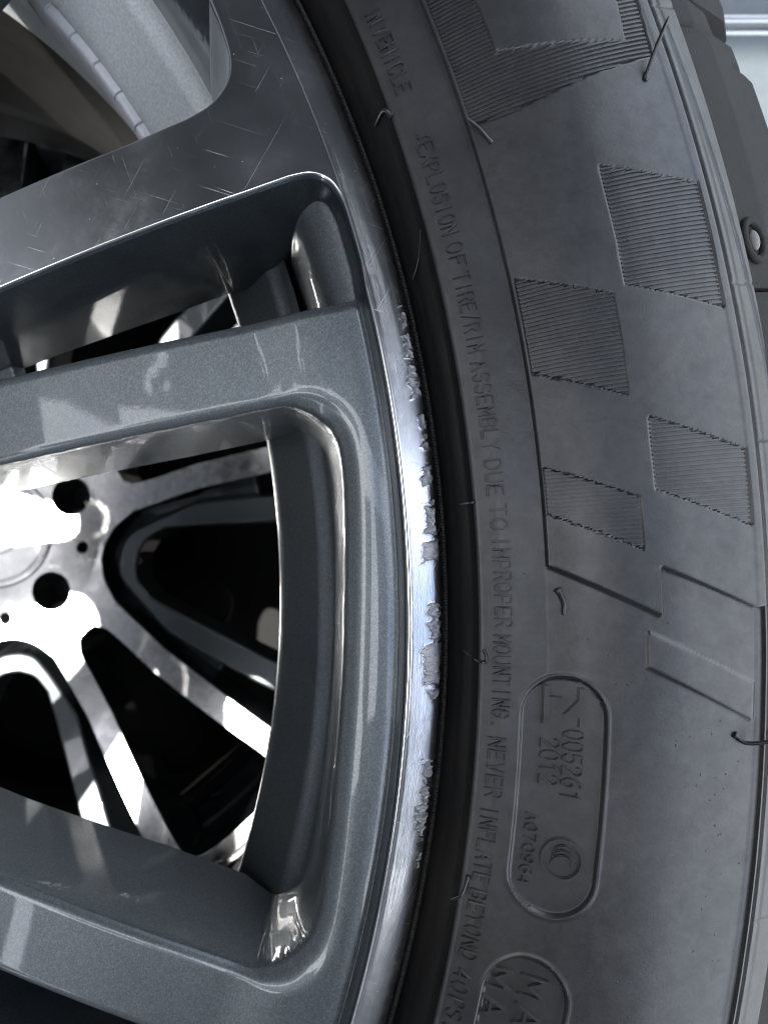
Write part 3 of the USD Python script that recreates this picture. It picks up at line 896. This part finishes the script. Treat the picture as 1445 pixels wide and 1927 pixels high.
shape_on_side('moulded_emblem', shapely.union_all([chart([(-1.73, 285.9), (-1.76, 287.0), (-2.1, 287.0), (-2.12, 289.1), (-2.67, 287.1), (-3.05, 287.1), (-3.05, 285.9)]),
                                                   chart([(-1.77, 291.5), (-1.78, 292.6), (-3.08, 292.7), (-3.08, 291.7), (-2.75, 291.7), (-2.69, 289.2), (-2.17, 291.5)])]), .9, SUNK)
cc = Point(*tp(-7.39, 290.9))
mark = [affinity.scale(cc.buffer(3.55, 32), 1.04, 1).difference(affinity.scale(cc.buffer(2.85, 32), 1.04, 1))]
for k in range(3):
    c = Point(cc.x - .95 + .95 * k, cc.y)
    ring = c.buffer(1.75 - .12 * k, 24).difference(affinity.translate(c.buffer(1.58 - .12 * k, 24), -.30, 0))
    mark.append(ring.intersection(box(c.x - .25, c.y - 3, c.x + 3, c.y + 3)).intersection(cc.buffer(2.65)))
shape_on_side('moulded_emblem', shapely.union_all(mark), .75, SUNK)

# tread shoulder blocks beyond the groove, and the rest of the carcass
SH = round_profile([(.3288, .0100), (.3370, .0052), (.3446, -.0030), (.3460, -.0080), (.3520, -.0140), (.3590, -.0212), (.3642, -.0305), (.3665, -.0420)], .0007, 4)


def shoulder(name, a0, a1, sunk=0.0):
    n = max(6, int((a1 - a0) / .4))
    th = np.linspace(a0, a1, n + 1)
    e = np.minimum(th - a0, a1 - th)
    v = []
    for k, a in enumerate(th):
        dn = sunk + .0009 * (1 - sstep(np.array(e[k]), 0, .22))
        v.append(np.stack([(SH[:, 0] - dn * .5) * math.cos(math.radians(a)), (SH[:, 0] - dn * .5) * math.sin(math.radians(a)), SH[:, 1] - dn], -1))
    v = np.array(v).transpose(1, 0, 2)
    inner = v * [.955, .955, 1] - [0, 0, .013]
    walls = []
    for c in (0, len(th) - 1):
        strip = np.stack([v[:, c], inner[:, c]])
        m = grid_mesh(strip)
        if c == 0:
            m.invert()
        walls.append(m)
    part(tyre, name, cat([grid_mesh(v)] + walls), RUBT, smooth=30)


bounds = [-26.5, -17.6, -8.62, .2, 5.68, 10.55, 19.3]
for a0, a1 in zip(bounds[:-1], bounds[1:]):
    shoulder('tread_block', a0 + .07, a1 - .07)
shoulder('tread_block', 19.36, 20.55, .0013)
shoulder('tread_block', 21.3, 29.0)
part(tyre, 'carcass', lathe(np.vstack([SH * [.9985, 1] - [.004, .009], [(.362, -.06), (.362, -.27), (.340, -.305), (.300, -.334), (.275, -.325), (.262, -.302)]]), n=240), RUBT, smooth=40)
pr = [(.3684, -.044), (.3690, -.080), (.3690, -.240), (.3640, -.275)]
for k in range(4):
    part(tyre, 'tread_rib', lathe([(.3600, -.046 - .058 * k), (.3690, -.048 - .058 * k), (.3690, -.096 - .058 * k), (.3600, -.098 - .058 * k)], n=180), RUBT)
part(tyre, 'shoulder_band', lathe(SH, 29.2, 333.3, 180), RUBT)

# raised oval on a shoulder block
ov = np.linspace(0, 2 * np.pi, 41)
aa, RRo = 12.05 + .62 * np.sin(ov), 332.6 + 2.3 * np.cos(ov)
zz = np.interp(RRo / 1000, SH[:, 0], SH[:, 1]) + .0003
m = tube(np.stack([RRo / 1000 * np.cos(np.radians(aa)), RRo / 1000 * np.sin(np.radians(aa)), zz], 1), .0008, 7)
part(tyre, 'moulded_oval', m, RUBT, smooth=True)
m = trimesh.creation.icosphere(3, 1.0)
m.vertices *= [.0019, .0010, .0007]
m.apply_transform(trimesh.transformations.rotation_matrix(math.radians(12.05 + 90), (0, 0, 1)))
m.apply_translation([.3328 * math.cos(math.radians(12.05)), .3328 * math.sin(math.radians(12.05)), float(np.interp(.3328, SH[:, 0], SH[:, 1])) + .0003])
part(tyre, 'pale_spot', m, plain('pale_mould_mark', (.16, .158, .15), .6), smooth=True, label='pale worn spot inside the moulded oval')

# thin rubber hairs left by the mould vents
def at(a, R, lift):
    return np.array([R / 1000 * math.cos(math.radians(a)), R / 1000 * math.sin(math.radians(a)), float(np.interp(R / 1000, np.append(seg[:, 0], SH[4:, 0]), np.append(seg[:, 1], SH[4:, 1]))) + lift / 1000])


for base, mid, tip, r in (((17.27, 317.9, .5), (17.95, 320.5, 3.2), (18.63, 323.7, 5.0), .38), ((16.74, 289.6, .5), (17.2, 288.0, 2.2), (17.63, 286.2, 3.2), .36),
                          ((18.97, 275.3, .2), (19.3, 274.3, 2.0), (19.68, 273.3, 2.2), .36), ((1.45, 288.3, .0), (.98, 289.0, 1.1), (.62, 288.8, 1.3), .46),
                          ((-3.04, 317.9, .0), (-3.25, 320.2, 1.3), (-2.9, 326.0, 6.5), .40), ((4.61, 275.4, .1), (4.6, 274.5, 1.2), (4.62, 273.6, 1.4), .24),
                          ((-8.55, 276.2, .1), (-9.1, 275.3, 1.8), (-9.51, 274.2, 2.2), .30), ((-1.05, 276.3, .1), (-1.05, 275.2, .7), (-.9, 273.4, 1.2), .22),
                          ((-.65, 275.9, .1), (-.85, 276.3, .5), (-1.05, 276.3, .5), .22), ((14.75, 274.6, .2), (14.1, 273.6, 1.0), (13.75, 272.2, .8), .20)):
    p = spline([at(*base), at(*mid), at(*tip)], 7)
    n = len(p)
    part(tyre, 'rubber_hair', tube(p, np.interp(np.linspace(0, 1, n), [0, .12, .9, 1], [r * 1.7, r, r * .8, r * .45]) / 1000, 8), HAIR, smooth=True)

# fine crumbs of rubber and grit lying on the side wall
cr = []
for _ in range(150):
    a, R = rng.uniform(-15, 3), rng.triangular(288, 318, 323) if rng.random() < .8 else rng.uniform(277, 286)
    if PANEL_1.buffer(.5).contains(Point(*tp(a, R))):
        continue
    m = trimesh.creation.icosphere(1, 1.0)
    m.vertices *= np.array([rng.uniform(.08, .34), rng.uniform(.08, .22), .07])
    m.apply_transform(trimesh.transformations.rotation_matrix(rng.uniform(0, 3.1), (0, 0, 1)))
    m.vertices /= 1000
    m.apply_translation(at(a, R, .06 + (.0 if a < 2 else .6)))
    cr.append(m)
top('rubber_crumbs', cat(cr), HAIR, 'tiny black rubber crumbs scattered over the tyre side wall', 'crumbs', kind='stuff', smooth=True)

# ------------------------------------------------------------------ the tyre underneath
low_tyre = thing('tyre', 'shadowed black tyre of the wheel underneath, seen only in the gaps', 'tyre', (-.005, .0205, -.352), 0)
part(low_tyre, 'side_wall', lathe(np.vstack([BEAD, seg[::3]]), n=180), RUB)
part(low_tyre, 'shoulder_band', lathe(SH, n=180), RUBT)
part(low_tyre, 'carcass', lathe([(.3680, -.0420), (.369, -.24), (.362, -.28), (.340, -.305), (.300, -.334), (.275, -.325), (.262, -.302)], n=180), RUBT)

# ------------------------------------------------------------------ unseen slabs and walls added to shade the wheel and darken its reflections
BLOCKER = plain('grey_blocker', (.085, .088, .094), .7, 0, 8.0, .3, .3)


def slab(poly, z0, z1):
    m = trimesh.creation.extrude_polygon(poly, z1 - z0, engine='earcut')
    m.apply_translation((0, 0, z0))
    return m


high = Polygon([(-5, .36), (-.60, .36), (-.42, .40), (-.20, .36), (-.12, .47), (-.03, .37), (.08, .48), (.16, .36), (1.35, .32), (1.35, 4.2), (-5, 4.2)])  # added dark slab; front edge notched for a zigzag in the reflection
for cx, cy, w, d, r in ((-.86, .475, .050, .024, .3), (-.78, .435, .034, .016, .2), (-.90, .43, .036, .026, -.4), (-.79, .52, .046, .036, .5), (-.88, .545, .024, .014, .1)):  # added holes give bright patches in the spoke reflection
    high = high.difference(affinity.translate(affinity.rotate(affinity.scale(Point(0, 0).buffer(1, 4), w, d), r, use_radians=True), cx, cy))
part(None, 'roof', slab(high, 2.2, 2.23), BLOCKER, smooth=False, kind='structure')
part(None, 'roof', slab(Polygon([(-.64, .09), (-.64, -.34), (-.34, -.40), (-.40, -.52), (-1.08, -.60), (-1.08, -1.3), (-.5, -1.3), (-.4, -.98), (1.0, -.98), (1.0, -.50), (.90, -.42), (.80, .10), (.37, .10), (.35, -.40), (.02, -.40), (-.02, -.30), (-.02, .09)]), 1.6, 1.63), BLOCKER, smooth=False, kind='structure')  # added slab: keeps sun off the tyre, stands in for a leaning person
for bounds in ([[-5, 4.2, -.686], [1.35, 4.35, 2.23]], [[-1.2, -1.5, -.686], [-1.1, .3, 1.5]], [[-1.2, .3, -.686], [-1.1, 4.2, 2.19]], [[-.22, -.62, -.686], [.62, -.55, 1.59]]):
    part(None, 'wall', trimesh.creation.box(bounds=bounds), BLOCKER, smooth=False, kind='structure')  # unseen uprights added to block low light; the nearest stands for a person

# ------------------------------------------------------------------ ground
FLOORZ = -.352 - .334
FLOOR = plain('pale_concrete', (.10, .118, .128), .75, 0, 60.0, .10, .4, .0006)
STEEL = plain('galvanised_steel', (.62, .64, .66), .5, .8, 300.0, .1)
gaps = [(.5684, .5900)]
edges = [-60] + [q for g in gaps for q in g] + [60]
part(None, 'ground', box_m := cat([trimesh.creation.box(bounds=[[-60, edges[2 * k], FLOORZ - .3], [60, edges[2 * k + 1], FLOORZ]]) for k in (0, 1)]), FLOOR, smooth=False, kind='structure')
BACKING = plain('black_backing', (.012, .012, .012), .8)
top('rubber_mat', lathe([(.0, FLOORZ + .004), (.46, FLOORZ + .004), (.463, FLOORZ - .002)], n=64), BACKING, 'added black mat under the stacked wheels, glimpsed through the gaps', 'backing')  # added black disc, stands in for the dark seen in the gaps
drain = thing('floor_drain', 'narrow metal floor drain with two dark slots beyond the tyre', 'drain', (0, 0, 0))
part(drain, 'slot_floor', trimesh.creation.box(bounds=[[-3, .5690, FLOORZ - .06], [3, .5895, FLOORZ - .045]]), DARK, smooth=False)
for y0, y1 in ((.5686, .5718), (.5824, .5850), (.5880, .5898)):
    part(drain, 'metal_edge', trimesh.creation.box(bounds=[[-3, y0, FLOORZ - .04], [3, y1, FLOORZ + .002]]), STEEL, smooth=False)
